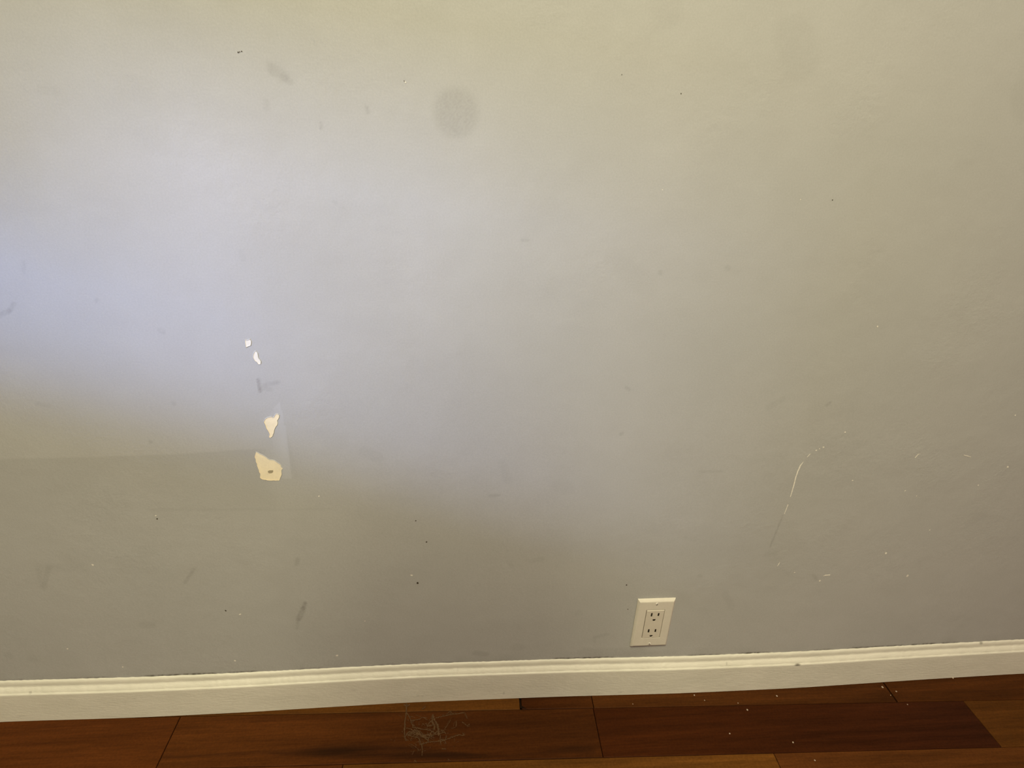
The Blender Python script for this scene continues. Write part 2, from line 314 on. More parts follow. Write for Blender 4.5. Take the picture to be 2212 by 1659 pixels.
def wood_material():
    m, nt, b = material('stained_hardwood')
    tc = nd(nt, 'ShaderNodeTexCoord')
    sh = nd(nt, 'ShaderNodeAttribute', attribute_name='plank_shift')
    add = nd(nt, 'ShaderNodeVectorMath', operation='ADD')
    nt.links.new(tc.outputs['Object'], add.inputs[0])
    nt.links.new(sh.outputs['Vector'], add.inputs[1])
    mp = nd(nt, 'ShaderNodeMapping')
    mp.inputs['Rotation'].default_value = (0, 0, 0.0313)
    mp.inputs['Scale'].default_value = (3.0, 60.0, 10.0)
    nt.links.new(add.outputs[0], mp.inputs['Vector'])
    mp2 = nd(nt, 'ShaderNodeMapping')
    mp2.inputs['Rotation'].default_value = (0, 0, 0.0313)
    mp2.inputs['Scale'].default_value = (18.0, 300.0, 60.0)
    nt.links.new(add.outputs[0], mp2.inputs['Vector'])
    tone = nd(nt, 'ShaderNodeAttribute', attribute_name='plank_tone')
    g1 = mapr(nt, noise(nt, mp.outputs[0], 1.0, 5, 0.65).outputs['Fac'], 0.3, 0.72, 1.08, 0.55)
    g2 = mapr(nt, noise(nt, mp2.outputs[0], 1.0, 3, 0.7).outputs['Fac'], 0.3, 0.7, 0.86, 1.16)
    g3 = mapr(nt, noise(nt, add.outputs[0], 260, 2, 0.6).outputs['Fac'], 0.3, 0.7, 0.88, 1.14)
    mm = nd(nt, 'ShaderNodeMath', operation='MULTIPLY')
    nt.links.new(g1, mm.inputs[0])
    nt.links.new(g2, mm.inputs[1])
    m2 = nd(nt, 'ShaderNodeMath', operation='MULTIPLY')
    nt.links.new(mm.outputs[0], m2.inputs[0])
    nt.links.new(g3, m2.inputs[1])
    cc = nd(nt, 'ShaderNodeCombineColor')
    for i in range(3):
        nt.links.new(m2.outputs[0], cc.inputs[i])
    col = mixc(nt, 1.0, tone.outputs['Color'], cc.outputs[0], 'MULTIPLY')
    st = nd(nt, 'ShaderNodeAttribute', attribute_name='streak')
    stn = mapr(nt, noise(nt, mp.outputs[0], 2.0, 4, 0.6).outputs['Fac'], 0.3, 0.6, 0.55, 1.0)
    ms = nd(nt, 'ShaderNodeMath', operation='MULTIPLY')
    nt.links.new(st.outputs['Fac'], ms.inputs[0])
    nt.links.new(stn, ms.inputs[1])
    col = mixc(nt, ms.outputs[0], col, (0.016, 0.006, 0.002, 1))
    nt.links.new(col, b.inputs['Base Color'])
    b.inputs['Roughness'].default_value = 0.5
    b.inputs['Specular IOR Level'].default_value = 0.05
    n = noise(nt, mp2.outputs[0], 1.5, 3, 0.6)
    bp = nd(nt, 'ShaderNodeBump')
    bp.inputs['Distance'].default_value = 0.00018
    nt.links.new(n.outputs['Fac'], bp.inputs['Height'])
    nt.links.new(bp.outputs[0], b.inputs['Normal'])
    return m


M_wall = wall_material()
M_trim = trim_material()
M_wood = wood_material()
M_chip = simple('bare_cream_plaster', CHIP_COL, 0.85, 0.0004, 180, 0.05, 60, 0.2)
M_chip2 = simple('bare_white_plaster', CHIP2_COL, 0.85, 0.0004, 180, 0.05, 60, 0.2)
M_hole = simple('dark_hole', (0.06, 0.048, 0.032), 0.9, spec=0.1)
M_dent = simple('dented_plaster', (0.36, 0.30, 0.19), 0.9, spec=0.1)
M_plate = simple('ivory_white_plastic', (0.66, 0.61, 0.51), 0.38, 0.00008, 500, 0.03, 80, 0.4)
M_recept = simple('ivory_receptacle_plastic', (0.62, 0.565, 0.465), 0.42, 0.00006, 500, 0.03, 80, 0.4)
M_slot = simple('slot_shadow', (0.02, 0.014, 0.009), 0.8, spec=0.1)
M_screw = simple('painted_screw_head', (0.66, 0.61, 0.52), 0.35)
M_web = simple('grey_lint', (0.098, 0.054, 0.025), 0.95, 0, 300, 0.25, 300, 0.05)
M_crumb = simple('pale_crumb', (0.42, 0.33, 0.25), 0.9, 0.0004, 900, 0.2, 600, 0.1)
M_gap = simple('gap_darkness', (0.012, 0.006, 0.003), 0.95, spec=0.05)
M_ceil = simple('white_ceiling', (0.75, 0.73, 0.68), 0.8)


# ------------------------------------------------------------------ slightly bowed old wall
_ux = np.array([-4.0, -1.2] + [a for a, _ in UND] + [1.6, 4.0])
_uy = np.array([0.0, 0.0] + [b for _, b in UND] + [0.0, 0.0])
_dx = np.linspace(-4, 4, 3201)
_dv = np.interp(_dx, _ux, _uy)
_k = np.exp(-0.5 * (np.arange(-60, 61) * 0.0025 / 0.035) ** 2)
_dv = np.convolve(_dv, _k / _k.sum(), mode='same')


def bow(x, z=0.0):
    fade = np.clip(1.0 - np.asarray(z, dtype=float) / 0.75, 0, 1)
    return np.interp(x, _dx, _dv) * fade


def dense_axis(lo, hi, a, b, step, coarse):
    return np.unique(np.round(np.concatenate([np.arange(lo, a, coarse), np.arange(a, b, step), np.arange(b, hi, coarse), [hi]]), 5))


def capsule(X, Z, a, b, r, s):
    """1 inside the capsule a-b of radius r, fading to 0 over s (metres)."""
    ax, az = a
    dx, dz = b[0] - ax, b[1] - az
    L2 = dx * dx + dz * dz
    t = np.clip(((X - ax) * dx + (Z - az) * dz) / L2, 0, 1) if L2 > 1e-9 else 0.0
    d = np.hypot(X - ax - t * dx, Z - az - t * dz)
    v = np.clip((r + s - d) / s, 0, 1)
    return v * v * (3 - 2 * v)


def inside_poly(X, Z, poly):
    c = np.zeros(X.shape, dtype=bool)
    n = len(poly)
    for i in range(n):
        x1, z1 = poly[i]
        x2, z2 = poly[(i + 1) % n]
        cond = ((z1 > Z) != (z2 > Z))
        xi = (x2 - x1) * (Z - z1) / ((z2 - z1) if abs(z2 - z1) > 1e-9 else 1e-9) + x1
        c ^= cond & (X < xi)
    return c


def attr(me, name, vals, typ='FLOAT'):
    a = me.attributes.new(name, typ, 'POINT')
    key = 'value' if typ == 'FLOAT' else ('vector' if typ == 'FLOAT_VECTOR' else 'color')
    a.data.foreach_set(key, np.asarray(vals, dtype=np.float32).ravel())


WX0, WX1, WZ1 = -1.6, 3.2, 2.7
xs = dense_axis(WX0, WX1, -0.82, 1.26, 0.0022, 0.08)
zs = dense_axis(0.0, WZ1, 0.07, 1.22, 0.0022, 0.08)
XX, ZZ = np.meshgrid(xs, zs)
nx, nz = len(xs), len(zs)
dirt_shade = np.zeros(XX.shape)
for a, b, r, s, k in SMUDGES:
    r, s = r / 1000, s / 1000
    x0, x1 = min(a[0], b[0]) - r - s, max(a[0], b[0]) + r + s
    z0, z1 = min(a[1], b[1]) - r - s, max(a[1], b[1]) + r + s
    i0, i1 = np.searchsorted(xs, x0), np.searchsorted(xs, x1) + 1
    j0, j1 = np.searchsorted(zs, z0), np.searchsorted(zs, z1) + 1
    if i1 <= i0 or j1 <= j0:
        continue
    sl = (slice(j0, j1), slice(i0, i1))
    v = capsule(XX[sl], ZZ[sl], a, b, r, s) * k
    if k >= 0.05 and r < 0.03:
        v = v * rng.uniform(0.6, 1.25, v.shape)
    dirt_shade[sl] = 1 - (1 - dirt_shade[sl]) * (1 - v)
# grimy line and thin shadow line, both put into the colour, where the wall meets the baseboard
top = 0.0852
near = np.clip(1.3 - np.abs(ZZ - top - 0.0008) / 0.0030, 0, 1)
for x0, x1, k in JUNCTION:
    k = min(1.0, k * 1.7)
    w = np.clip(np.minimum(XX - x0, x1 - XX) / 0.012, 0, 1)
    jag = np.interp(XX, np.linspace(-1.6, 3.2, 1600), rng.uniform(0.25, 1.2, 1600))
    dirt_shade = np.maximum(dirt_shade, near * w * k * jag)
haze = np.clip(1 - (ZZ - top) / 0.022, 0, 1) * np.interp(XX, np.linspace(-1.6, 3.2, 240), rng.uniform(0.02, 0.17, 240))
dirt_shade = 1 - (1 - dirt_shade) * (1 - haze)
# darker coat of paint whose edge runs across the lower left
edge_x = np.array([p[0] for p in PAINT_EDGE[:5]])
edge_z = np.array([p[1] for p in PAINT_EDGE[:5]])
ez = np.interp(XX, edge_x, edge_z)
right = PAINT_EDGE[4][0] + 0.02
coat = np.clip((ez - ZZ) / 0.003, 0, 1) * np.clip(1 - (ez - ZZ) / 0.16, 0, 1) * np.clip((right - XX) / 0.012 + (ez - ZZ) / 0.05 * 0.3, 0, 1)
coat *= np.clip((XX + 0.78) / 0.35 + 0.45, 0, 1)
coat[(XX > right + 0.02)] = 0
dirt_shade = 1 - (1 - dirt_shade) * (1 - coat * 0.12)
touch = np.zeros(XX.shape)
pm = inside_poly(XX, ZZ, LIGHT_PATCH)
touch[pm] = 0.55
# soften the left side of the patch only
touch *= np.clip((XX - (-0.262)) / 0.02, 0, 1)
# tiny raised/ scraped speckles in the roughened area round the flakes
Y = bow(XX, ZZ)
verts = np.stack([XX, Y, ZZ], -1).reshape(-1, 3)
idx = np.arange(nx * nz).reshape(nz, nx)
quads = np.stack([idx[:-1, :-1], idx[:-1, 1:], idx[1:, 1:], idx[1:, :-1]], -1).reshape(-1, 4)
base_n = len(verts)
ev, ef, em = [], [], []       # extra islands: bare spots, dots, back of the wall


def pt(x, z, off):
    return (x, float(bow(x, z)) + off, z)


def chip_island(poly, mat_i, lip=0.0011, raise_=0.0007, depth=0.0002):
    n = len(poly)
    cx = sum(p[0] for p in poly) / n
    cz = sum(p[1] for p in poly) / n
    # subdivide the outline and roughen it
    out = []
    for i in range(n):
        a, b = poly[i], poly[(i + 1) % n]
        L = math.hypot(b[0] - a[0], b[1] - a[1])
        k = max(1, int(L / 0.0022))
        for j in range(k):
            t = j / k
            out.append((a[0] + (b[0] - a[0]) * t + random.uniform(-.0004, .0004), a[1] + (b[1] - a[1]) * t + random.uniform(-.0004, .0004)))
    n = len(out)
    s = base_n + len(ev)
    area = sum(out[i][0] * out[(i + 1) % n][1] - out[(i + 1) % n][0] * out[i][1] for i in range(n))
    if area < 0:
        out.reverse()
    norm = []
    for i in range(n):
        a, b = out[i - 1], out[(i + 1) % n]
        tx, tz = b[0] - a[0], b[1] - a[1]
        L = math.hypot(tx, tz) or 1
        norm.append((tz / L, -tx / L))
    for (x, z), (nx_, nz_) in zip(out, norm):
        ev.append(pt(x + nx_ * lip, z + nz_ * lip, 0.0001))
    for (x, z) in out:
        ev.append(pt(x, z, -raise_))
    for (x, z) in out:
        ev.append(pt(x, z, -depth))
    for i in range(n):
        j = (i + 1) % n
        ef.append((s + i, s + j, s + n + j, s + n + i)); em.append(0)
        ef.append((s + n + i, s + n + j, s + 2 * n + j, s + 2 * n + i)); em.append(mat_i)
    ef.append(tuple(s + 2 * n + i for i in range(n))); em.append(mat_i)


def dot_island(c, r, mat_i, off=-0.0004, stretch=1.0, ang=0.0):
    n = 11
    s = base_n + len(ev)
    for i in range(n):
        a = 2 * math.pi * i / n
        rr = r * random.uniform(0.72, 1.15)
        x, z = rr * math.cos(a) * stretch, rr * math.sin(a) / stretch
        ev.append(pt(c[0] + x * math.cos(ang) - z * math.sin(ang), c[1] + x * math.sin(ang) + z * math.cos(ang), off))
    ef.append(tuple(s + i for i in range(n))); em.append(mat_i)


for i, c in enumerate(CHIPS):
    chip_island(c, 2 if i < 2 else 1)
dot_island(CHIP_HOLE, 0.0036, 6, -0.0006, 1.3, 0.3)
for c, r in LIGHT_DOTS:
    dot_island(c, r / 1000 * 0.95, 3, stretch=random.uniform(0.9, 1.25), ang=random.uniform(0, 3))
for c, r in DARK_DOTS:
    if c != CHIP_HOLE:
        dot_island(c, r / 1000, 5, stretch=random.uniform(0.95, 1.3), ang=random.uniform(0, 3))
for line in SCRATCH:
    pts = []
    for k in range(len(line) - 1):
        (a, wa), (b, wb) = line[k], line[k + 1]
        m_ = max(2, int(math.hypot(b[0] - a[0], b[1] - a[1]) / 0.0012))
        for j in range(m_):
            t = j / m_
            pts.append((a[0] + (b[0] - a[0]) * t, a[1] + (b[1] - a[1]) * t, (wa + (wb - wa) * t) / 1000 * random.uniform(0.75, 1.15)))
    pts.append((line[-1][0][0], line[-1][0][1], line[-1][1] / 1000))
    s = base_n + len(ev)
    for i, (x, z, w) in enumerate(pts):
        a = pts[max(0, i - 1)]
        b = pts[min(len(pts) - 1, i + 1)]
        tx, tz = b[0] - a[0], b[1] - a[1]
        L = math.hypot(tx, tz) or 1
        ev.append(pt(x - tz / L * w / 2, z + tx / L * w / 2, -0.0004))
        ev.append(pt(x + tz / L * w / 2, z - tx / L * w / 2, -0.0004))
    for i in range(len(pts) - 1):
        ef.append((s + 2 * i, s + 2 * i + 1, s + 2 * i + 3, s + 2 * i + 2)); em.append(2)
# body of the wall behind the painted face
s = base_n + len(ev)
for x in (WX0, WX1):
    for y in (0.009, 0.12):
        for z in (0.0, WZ1):
            ev.append((x, y, z))
for f in ((0, 1, 3, 2), (4, 6, 7, 5), (0, 4, 5, 1), (2, 3, 7, 6), (0, 2, 6, 4), (1, 5, 7, 3)):
    ef.append(tuple(s + i for i in f)); em.append(0)

allv = np.concatenate([verts, np.array(ev)])
me = bpy.data.meshes.new('wall_back')
nq = len(quads)
loops = np.concatenate([quads.ravel(), np.concatenate([np.array(f) for f in ef])]).astype(np.int32)
sizes = np.concatenate([np.full(nq, 4), np.array([len(f) for f in ef])]).astype(np.int32)
starts = np.concatenate([[0], np.cumsum(sizes)[:-1]]).astype(np.int32)
me.vertices.add(len(allv))
me.vertices.foreach_set('co', allv.astype(np.float32).ravel())
me.loops.add(len(loops))
me.loops.foreach_set('vertex_index', loops)
me.polygons.add(len(sizes))
me.polygons.foreach_set('loop_start', starts)
for m in (M_wall, M_chip, M_chip2, M_chip2, M_hole, M_hole, M_dent):
    me.materials.append(m)
me.update(calc_edges=True)
me.polygons.foreach_set('material_index', np.concatenate([np.zeros(nq), np.array(em)]).astype(np.int32))
me.polygons.foreach_set('use_smooth', np.concatenate([np.ones(nq), np.zeros(len(em))]).astype(bool))
attr(me, 'dirt_shade', np.concatenate([dirt_shade.ravel(), np.zeros(len(ev))]))
attr(me, 'touch_up', np.concatenate([touch.ravel(), np.zeros(len(ev))]))
me.validate()
wall = link(bpy.data.objects.new('wall_back', me))
tag(wall, label='grey beige painted wall with scuffs, chips and scratches', kind='structure')

# ------------------------------------------------------------------ baseboard with moulded cap
T = 0.013
profile = [(-T, 0.0008), (-T, 0.0625), (-T + 0.0001, 0.0640), (-T + 0.0007, 0.0650), (-T + 0.0017, 0.0655), (-T + 0.0026, 0.0657),
           (-T + 0.0031, 0.0664), (-T + 0.0036, 0.0676), (-T + 0.0046, 0.0694), (-T + 0.0058, 0.0711), (-T + 0.0071, 0.0725), (-T + 0.0082, 0.0735),
           (-T + 0.0088, 0.0744), (-T + 0.0091, 0.0762), (-T + 0.0092, 0.0788), (-T + 0.0095, 0.0812), (-T + 0.0101, 0.0832), (-T + 0.0110, 0.0846),
           (-T + 0.0120, 0.0852), (-T + 0.0135, 0.0853), (0.008, 0.0853), (0.008, 0.0008)]
# extra rows on the flat face so marks can be resolved
prof = [profile[0]] + [(-T, z) for z in np.arange(0.003, 0.0620, 0.0016)] + profile[1:]
bx = dense_axis(WX0, WX1, -0.85, 1.3, 0.0022, 0.05)
P = np.array(prof)
nb, npf = len(bx), len(prof)
bv = np.zeros((nb, npf, 3))
bv[:, :, 0] = bx[:, None]
wob = np.interp(bx, np.linspace(WX0, WX1, 900), rng.uniform(-0.0005, 0.0007, 900))
bv[:, :, 1] = P[None, :, 0] + bow(bx, 0.0)[:, None]
bv[:, :, 2] = P[None, :, 1]
capmask = (P[:, 1] > 0.0660)
bv[:, :, 2] += wob[:, None] * capmask[None, :]
bdirt_shade = np.zeros((nb, npf))
onface = (P[:, 0] < -T + 0.0003)
for (c, rx, rz, k) in BOARD_MARKS:
    d = np.hypot((bv[:, :, 0] - c[0]) / (rx / 1000), (bv[:, :, 2] - c[1]) / (rz / 1000))
    v = np.clip(1.5 - d, 0, 1) * k * rng.uniform(0.5, 1.2, d.shape)
    bdirt_shade = np.maximum(bdirt_shade, v * onface[None, :])
# nail holes and scuffs in the cap, plus shade in its creases put into the colour
for (x, z, rx, rz, k) in CAP_MARKS:
    d = np.hypot((bv[:, :, 0] - x) / (rx / 1000), (bv[:, :, 2] - z) / (rz / 1000))
    bdirt_shade = np.maximum(bdirt_shade, np.clip(1.6 - d, 0, 1) * k)
groove_shade = np.exp(-0.5 * ((P[:, 1] - 0.0762) / 0.0022) ** 2) * 0.10 + np.exp(-0.5 * ((P[:, 1] - 0.0662) / 0.0010) ** 2) * 0.10
shade_vary = np.interp(bx, np.linspace(WX0, WX1, 300), rng.uniform(0.3, 1.3, 300))
bdirt_shade = np.maximum(bdirt_shade, groove_shade[None, :] * shade_vary[:, None])
bid = np.arange(nb * npf).reshape(nb, npf)
bq = np.stack([bid[:-1, :-1], bid[1:, :-1], bid[1:, 1:], bid[:-1, 1:]], -1).reshape(-1, 4)
close = np.stack([bid[:-1, -1], bid[1:, -1], bid[1:, 0], bid[:-1, 0]], -1)
bq = np.concatenate([bq, close])
bb = mesh_obj('baseboard_back', bv.reshape(-1, 3).tolist(), bq.tolist(), M_trim, smooth=True)
attr(bb.data, 'dirt_shade', bdirt_shade.ravel())
ed = bb.modifiers.new('sharp', 'EDGE_SPLIT')
ed.split_angle = math.radians(38)
tag(bb, label='cream white baseboard with a moulded cap running along the wall', kind='structure')

# ------------------------------------------------------------------ hardwood floor: individual boards, slightly skewed to the wall
TH = -0.031326
U = np.array([math.cos(TH), math.sin(TH)])
N = np.array([-math.sin(TH), math.cos(TH)])
ROW_W = 0.0966
rows_edge = [0.1269 - 0.0966 * 2 - 0.0, 0.0303, 0.1269]
tones = {'red': (0.090, 0.0270, 0.0062), 'mid': (0.066, 0.0215, 0.0050), 'dark': (0.0525, 0.0155, 0.0036), 'darkred': (0.041, 0.0115, 0.0040),
         'gold': (0.135, 0.0540, 0.0110), 'light': (0.088, 0.0330, 0.0070), 'brown': (0.070, 0.0245, 0.0058)}
GRADE = np.array([0.99, 0.92, 0.72])
fv, ff, ft, fs = [], [], [], []


def plank(u0, u1, n0, n1, tone, tone2=None, step_u=0.05, step_n=0.05, gap=0.0006, z=0.0):
    """one board lying between u0..u1 along the rows and n0..n1 away from the wall (n positive towards the room)"""
    global fv
    u0, u1, n0, n1 = u0 + gap, u1 - gap, n0 + gap * 0.8, n1 - gap * 0.8
    be = 0.0009
    us = [u0, u0 + be] + list(np.linspace(u0 + be, u1 - be, max(2, int((u1 - u0) / step_u)))[1:-1]) + [u1 - be, u1]
    ns = [n0, n0 + be] + list(np.linspace(n0 + be, n1 - be, max(2, int((n1 - n0) / step_n)))[1:-1]) + [n1 - be, n1]
    A, B = np.meshgrid(us, ns, indexing='ij')
    Z = np.full(A.shape, z)
    Z[0, :] -= be * .8; Z[-1, :] -= be * .8; Z[:, 0] -= be * .8; Z[:, -1] -= be * .8
    Xp = A * U[0] - B * N[0]
    Yp = A * U[1] - B * N[1]
    s = len(fv)
    base = np.stack([Xp, Yp, Z], -1)
    na, nb_ = A.shape
    fv.extend(base.reshape(-1, 3).tolist())
    sh = (random.uniform(-9, 9), random.uniform(-9, 9), random.uniform(-9, 9))
    t1 = np.array(tone) * GRADE
    t2 = np.array(tone2 if tone2 is not None else tone) * GRADE
    w = ((A - u0) / (u1 - u0)).reshape(-1, 1)
    w = np.clip(w, 0, 1) ** 1.5
    ft.extend((t1 * (1 - w) + t2 * w).tolist())
    fs.extend([sh] * (na * nb_))
    ii = np.arange(na * nb_).reshape(na, nb_) + s
    ff.extend(np.stack([ii[:-1, :-1], ii[:-1, 1:], ii[1:, 1:], ii[1:, :-1]], -1).reshape(-1, 4)[:, ::-1].tolist())
    # skirts down to the subfloor
    ring = list(ii[:, 0]) + list(ii[-1, 1:]) + list(ii[-2::-1, -1]) + list(ii[0, -2:0:-1])
    s2 = len(fv)
    for r_ in ring:
        x, y, _ = fv[r_]
        fv.append([x, y, -0.008]); ft.append((0.03, 0.012, 0.004)); fs.append(sh)
    k = len(ring)
    for i in range(k):
        ff.append([ring[i], ring[(i + 1) % k], s2 + (i + 1) % k, s2 + i])


f_, s_ = 0.004, 0.0016
R0a, R0b = -0.0663, 0.0303
plank(-1.75, 0.1422, R0a, R0b, (0.104, 0.0395, 0.0088), (0.110, 0.0430, 0.0090))
plank(0.1450, 0.2819, R0a, R0b, tones['dark'], tones['mid'])
plank(0.2819, 0.8860, R0a, R0b, (0.080, 0.0275, 0.0065), (0.060, 0.0200, 0.0052))
plank(0.8880, 2.4, R0a, R0b, tones['mid'], tones['brown'])
R1a, R1b = 0.0303, 0.1269
plank(-1.75, -0.4698, R1a, R1b, tones['red'], (0.094, 0.029, 0.0068), gap=0.0009)
plank(-0.4698, 0.2805, R1a, R1b, (0.084, 0.0270, 0.0062), (0.054, 0.0170, 0.0040), step_u=f_, step_n=s_)
plank(0.2805, 1.0240, R1a, R1b, (0.052, 0.0140, 0.0030), (0.036, 0.0100, 0.0040), gap=0.0004)
plank(1.0240, 2.4, R1a, R1b, tones['light'], tones['light'], gap=0.0003)
R2a, R2b = 0.1269, 0.2235
plank(-1.75, -0.1657, R2a, R2b, tones['red'], (0.098, 0.032, 0.0085))
plank(-0.1657, 0.5889, R2a, R2b, (0.118, 0.0470, 0.0098), tones['gold'])
plank(0.5889, 2.4, R2a, R2b, (0.096, 0.033, 0.0085), (0.088, 0.033, 0.0075))
tn = list(tones.values())
n0 = R2b
row = 3
while n0 < 4.2:
    u = -1.75 + random.uniform(-0.0, 0.5)
    edges = [-1.75]
    while u < 3.2:
        if u > -1.6:
            edges.append(u)
        u += random.uniform(0.45, 1.1)
    edges.append(3.3)
    for a, b in zip(edges[:-1], edges[1:]):
        plank(a, b, n0, n0 + ROW_W, random.choice(tn), step_u=0.5, step_n=0.1)
    n0 += ROW_W
FV = np.array(fv)
streak = np.zeros(len(FV))
for k in range(len(STREAK) - 1):
    (a, wa, ka), (b, wb, kb) = STREAK[k], STREAK[k + 1]
    dx, dy = b[0] - a[0], b[1] - a[1]
    L2 = dx * dx + dy * dy
    t = np.clip(((FV[:, 0] - a[0]) * dx + (FV[:, 1] - a[1]) * dy) / L2, 0, 1)
    d = np.hypot(FV[:, 0] - a[0] - t * dx, FV[:, 1] - a[1] - t * dy)
    w = (wa + (wb - wa) * t) / 1000
    streak = np.maximum(streak, np.clip((w * 1.25 - d) / (w * 0.7), 0, 1) * (ka + (kb - ka) * t))
# subfloor slab under the boards
s = len(fv)
for x in (-1.8, 3.3):
    for y in (-4.3, 0.12):
        for z in (-0.05, -0.0075):
            fv.append([x, y, z]); ft.append((0.02, 0.01, 0.005)); fs.append((0, 0, 0))
for f in ((0, 1, 3, 2), (4, 6, 7, 5), (0, 4, 5, 1), (2, 3, 7, 6), (0, 2, 6, 4), (1, 5, 7, 3)):
    ff.append([s + i for i in f])
floor = mesh_obj('floor', fv, ff, M_wood)
streak = np.concatenate([streak, np.zeros(8)])
FT = np.array(ft)
attr(floor.data, 'plank_tone', np.concatenate([FT, np.ones((len(FT), 1))], 1), 'FLOAT_COLOR')
attr(floor.data, 'plank_shift', np.array(fs), 'FLOAT_VECTOR')
attr(floor.data, 'streak', streak)
tag(floor, label='reddish brown hardwood strip floor', kind='structure')

# dark sheet painting the shade of a missing splinter where two short boards meet by the baseboard
hx, hy = 0.1405 * U[0] - 0.0268 * N[0], 0.1405 * U[1] - 0.0268 * N[1]
spl = mesh_obj('splinter_gap_shade', [(hx + 0.0012, hy + 0.008, 0.0004), (hx + 0.0012, hy - 0.0008, 0.0004), (hx + 0.010, hy - 0.0022, 0.0004), (hx + 0.014, hy - 0.0030, 0.0004), (hx + 0.008, hy + 0.0018, 0.0004), (hx + 0.004, hy + 0.0045, 0.0004)],
               [(0, 1, 2, 3, 4, 5)], M_gap, parent=floor)

# ------------------------------------------------------------------ power outlet
OX, OZ = 0.3802, 0.1737
OY = float(bow(OX, OZ))
outlet = bpy.data.objects.new('wall_outlet', None)
link(outlet)
outlet.empty_display_size = 0.05
outlet.location = (OX, OY, OZ)
tag(outlet, 'ivory white rectangular duplex power outlet low on the wall above the baseboard', 'outlet')


def rect(w, h, y):
    return [(-w / 2, y, -h / 2), (w / 2, y, -h / 2), (w / 2, y, h / 2), (-w / 2, y, h / 2)]


PW, PH = 0.0705, 0.1145
loops_ = [rect(PW - 0.004, PH - 0.004, -0.0002), rect(PW, PH, -0.0002), rect(PW, PH, -0.0012), rect(PW - 0.0020, PH - 0.0024, -0.0030),
          rect(PW - 0.0065, PH - 0.0078, -0.0054), rect(PW - 0.0085, PH - 0.0110, -0.0058), rect(0.0353, 0.0690, -0.0058), rect(0.0347, 0.0683, -0.0053), rect(0.0347, 0.0683, -0.0012)]
pv = [v for l in loops_ for v in l]
pf = []
for i in range(len(loops_) - 1):
    for j in range(4):
        k = (j + 1) % 4
        pf.append((4 * i + j, 4 * i + k, 4 * (i + 1) + k, 4 * (i + 1) + j))
plate = mesh_obj('cover_plate', pv, pf, M_plate, parent=outlet)
bv_ = plate.modifiers.new('soften', 'BEVEL')
bv_.width = 0.0006
bv_.segments = 2
bv_.limit_method = 'ANGLE'
bv_.angle_limit = math.radians(14)

# receptacle face with real slots cut in
RW, RH = 0.0330, 0.0665


def hole_outline(kind, cx, cz):
    if kind == 'slot_l':
        w, h = 0.0031, 0.0088
    elif kind == 'slot_r':
        w, h = 0.0031, 0.0078
    if kind.startswith('slot'):
        return [(cx - w / 2, cz - h / 2), (cx + w / 2, cz - h / 2), (cx + w / 2, cz + h / 2), (cx - w / 2, cz + h / 2)]
    r = 0.0029
    pts = [(cx + r * math.cos(a), cz - 0.0004 + r * math.sin(a)) for a in np.linspace(math.pi, 2 * math.pi, 9)]
    return pts + [(cx + r, cz + 0.0016), (cx - r, cz + 0.0016)]


holes = []
for cz in (0.0190, -0.0200):
    holes += [('slot_l', -0.0064, cz + 0.0042), ('slot_r', 0.0064, cz + 0.0042), ('ground', 0.0, cz - 0.0078)]
bm = bmesh.new()
bmesh.ops.create_cube(bm, size=1.0)
bmesh.ops.scale(bm, vec=(RW, 0.0065, RH), verts=bm.verts[:])
bmesh.ops.translate(bm, vec=(0, -0.0032, 0), verts=bm.verts[:])
bmesh.ops.bevel(bm, geom=[e_ for e_ in bm.edges if all(v.co.y < -0.004 for v in e_.verts)], offset=0.0007, segments=2, affect='EDGES', profile=0.5)
rec = bm_obj('receptacle', bm, M_recept, parent=outlet)
cb = bmesh.new()
for kind, cx_, cz_ in holes:
    o = hole_outline(kind, cx_, cz_)
    a = [cb.verts.new((x, -0.0090, z)) for x, z in o]
    b = [cb.verts.new((x, -0.0015, z)) for x, z in o]
    cb.faces.new(a)
    cb.faces.new(b[::-1])
    for i in range(len(o)):
        cb.faces.new((a[i], b[i], b[(i + 1) % len(o)], a[(i + 1) % len(o)]))
cutter = bm_obj('cutter', cb, M_slot)
md = rec.modifiers.new('cut', 'BOOLEAN')
md.operation = 'DIFFERENCE'
md.object = cutter
md.solver = 'EXACT'
cutter.location = outlet.location
bpy.context.view_layer.update()
dg = bpy.context.evaluated_depsgraph_get()
cut_me = bpy.data.meshes.new_from_object(rec.evaluated_get(dg))
rec.modifiers.clear()
rec.data = cut_me
bpy.data.objects.remove(cutter)
# dark plugs just under the face, painting the shade inside each slot
for kind, cx_, cz_ in holes:
    o = hole_outline(kind, cx_, cz_)
    n = len(o)
    vs = [(x, -0.0056, z) for x, z in o] + [(x, -0.0016, z) for x, z in o]
    fs_ = [tuple(range(n)), tuple(range(2 * n - 1, n - 1, -1))] + [(i, i + n, (i + 1) % n + n, (i + 1) % n) for i in range(n)]
    sl = mesh_obj('ground_hole' if kind == 'ground' else 'blade_slot', vs, fs_, M_slot, parent=rec)
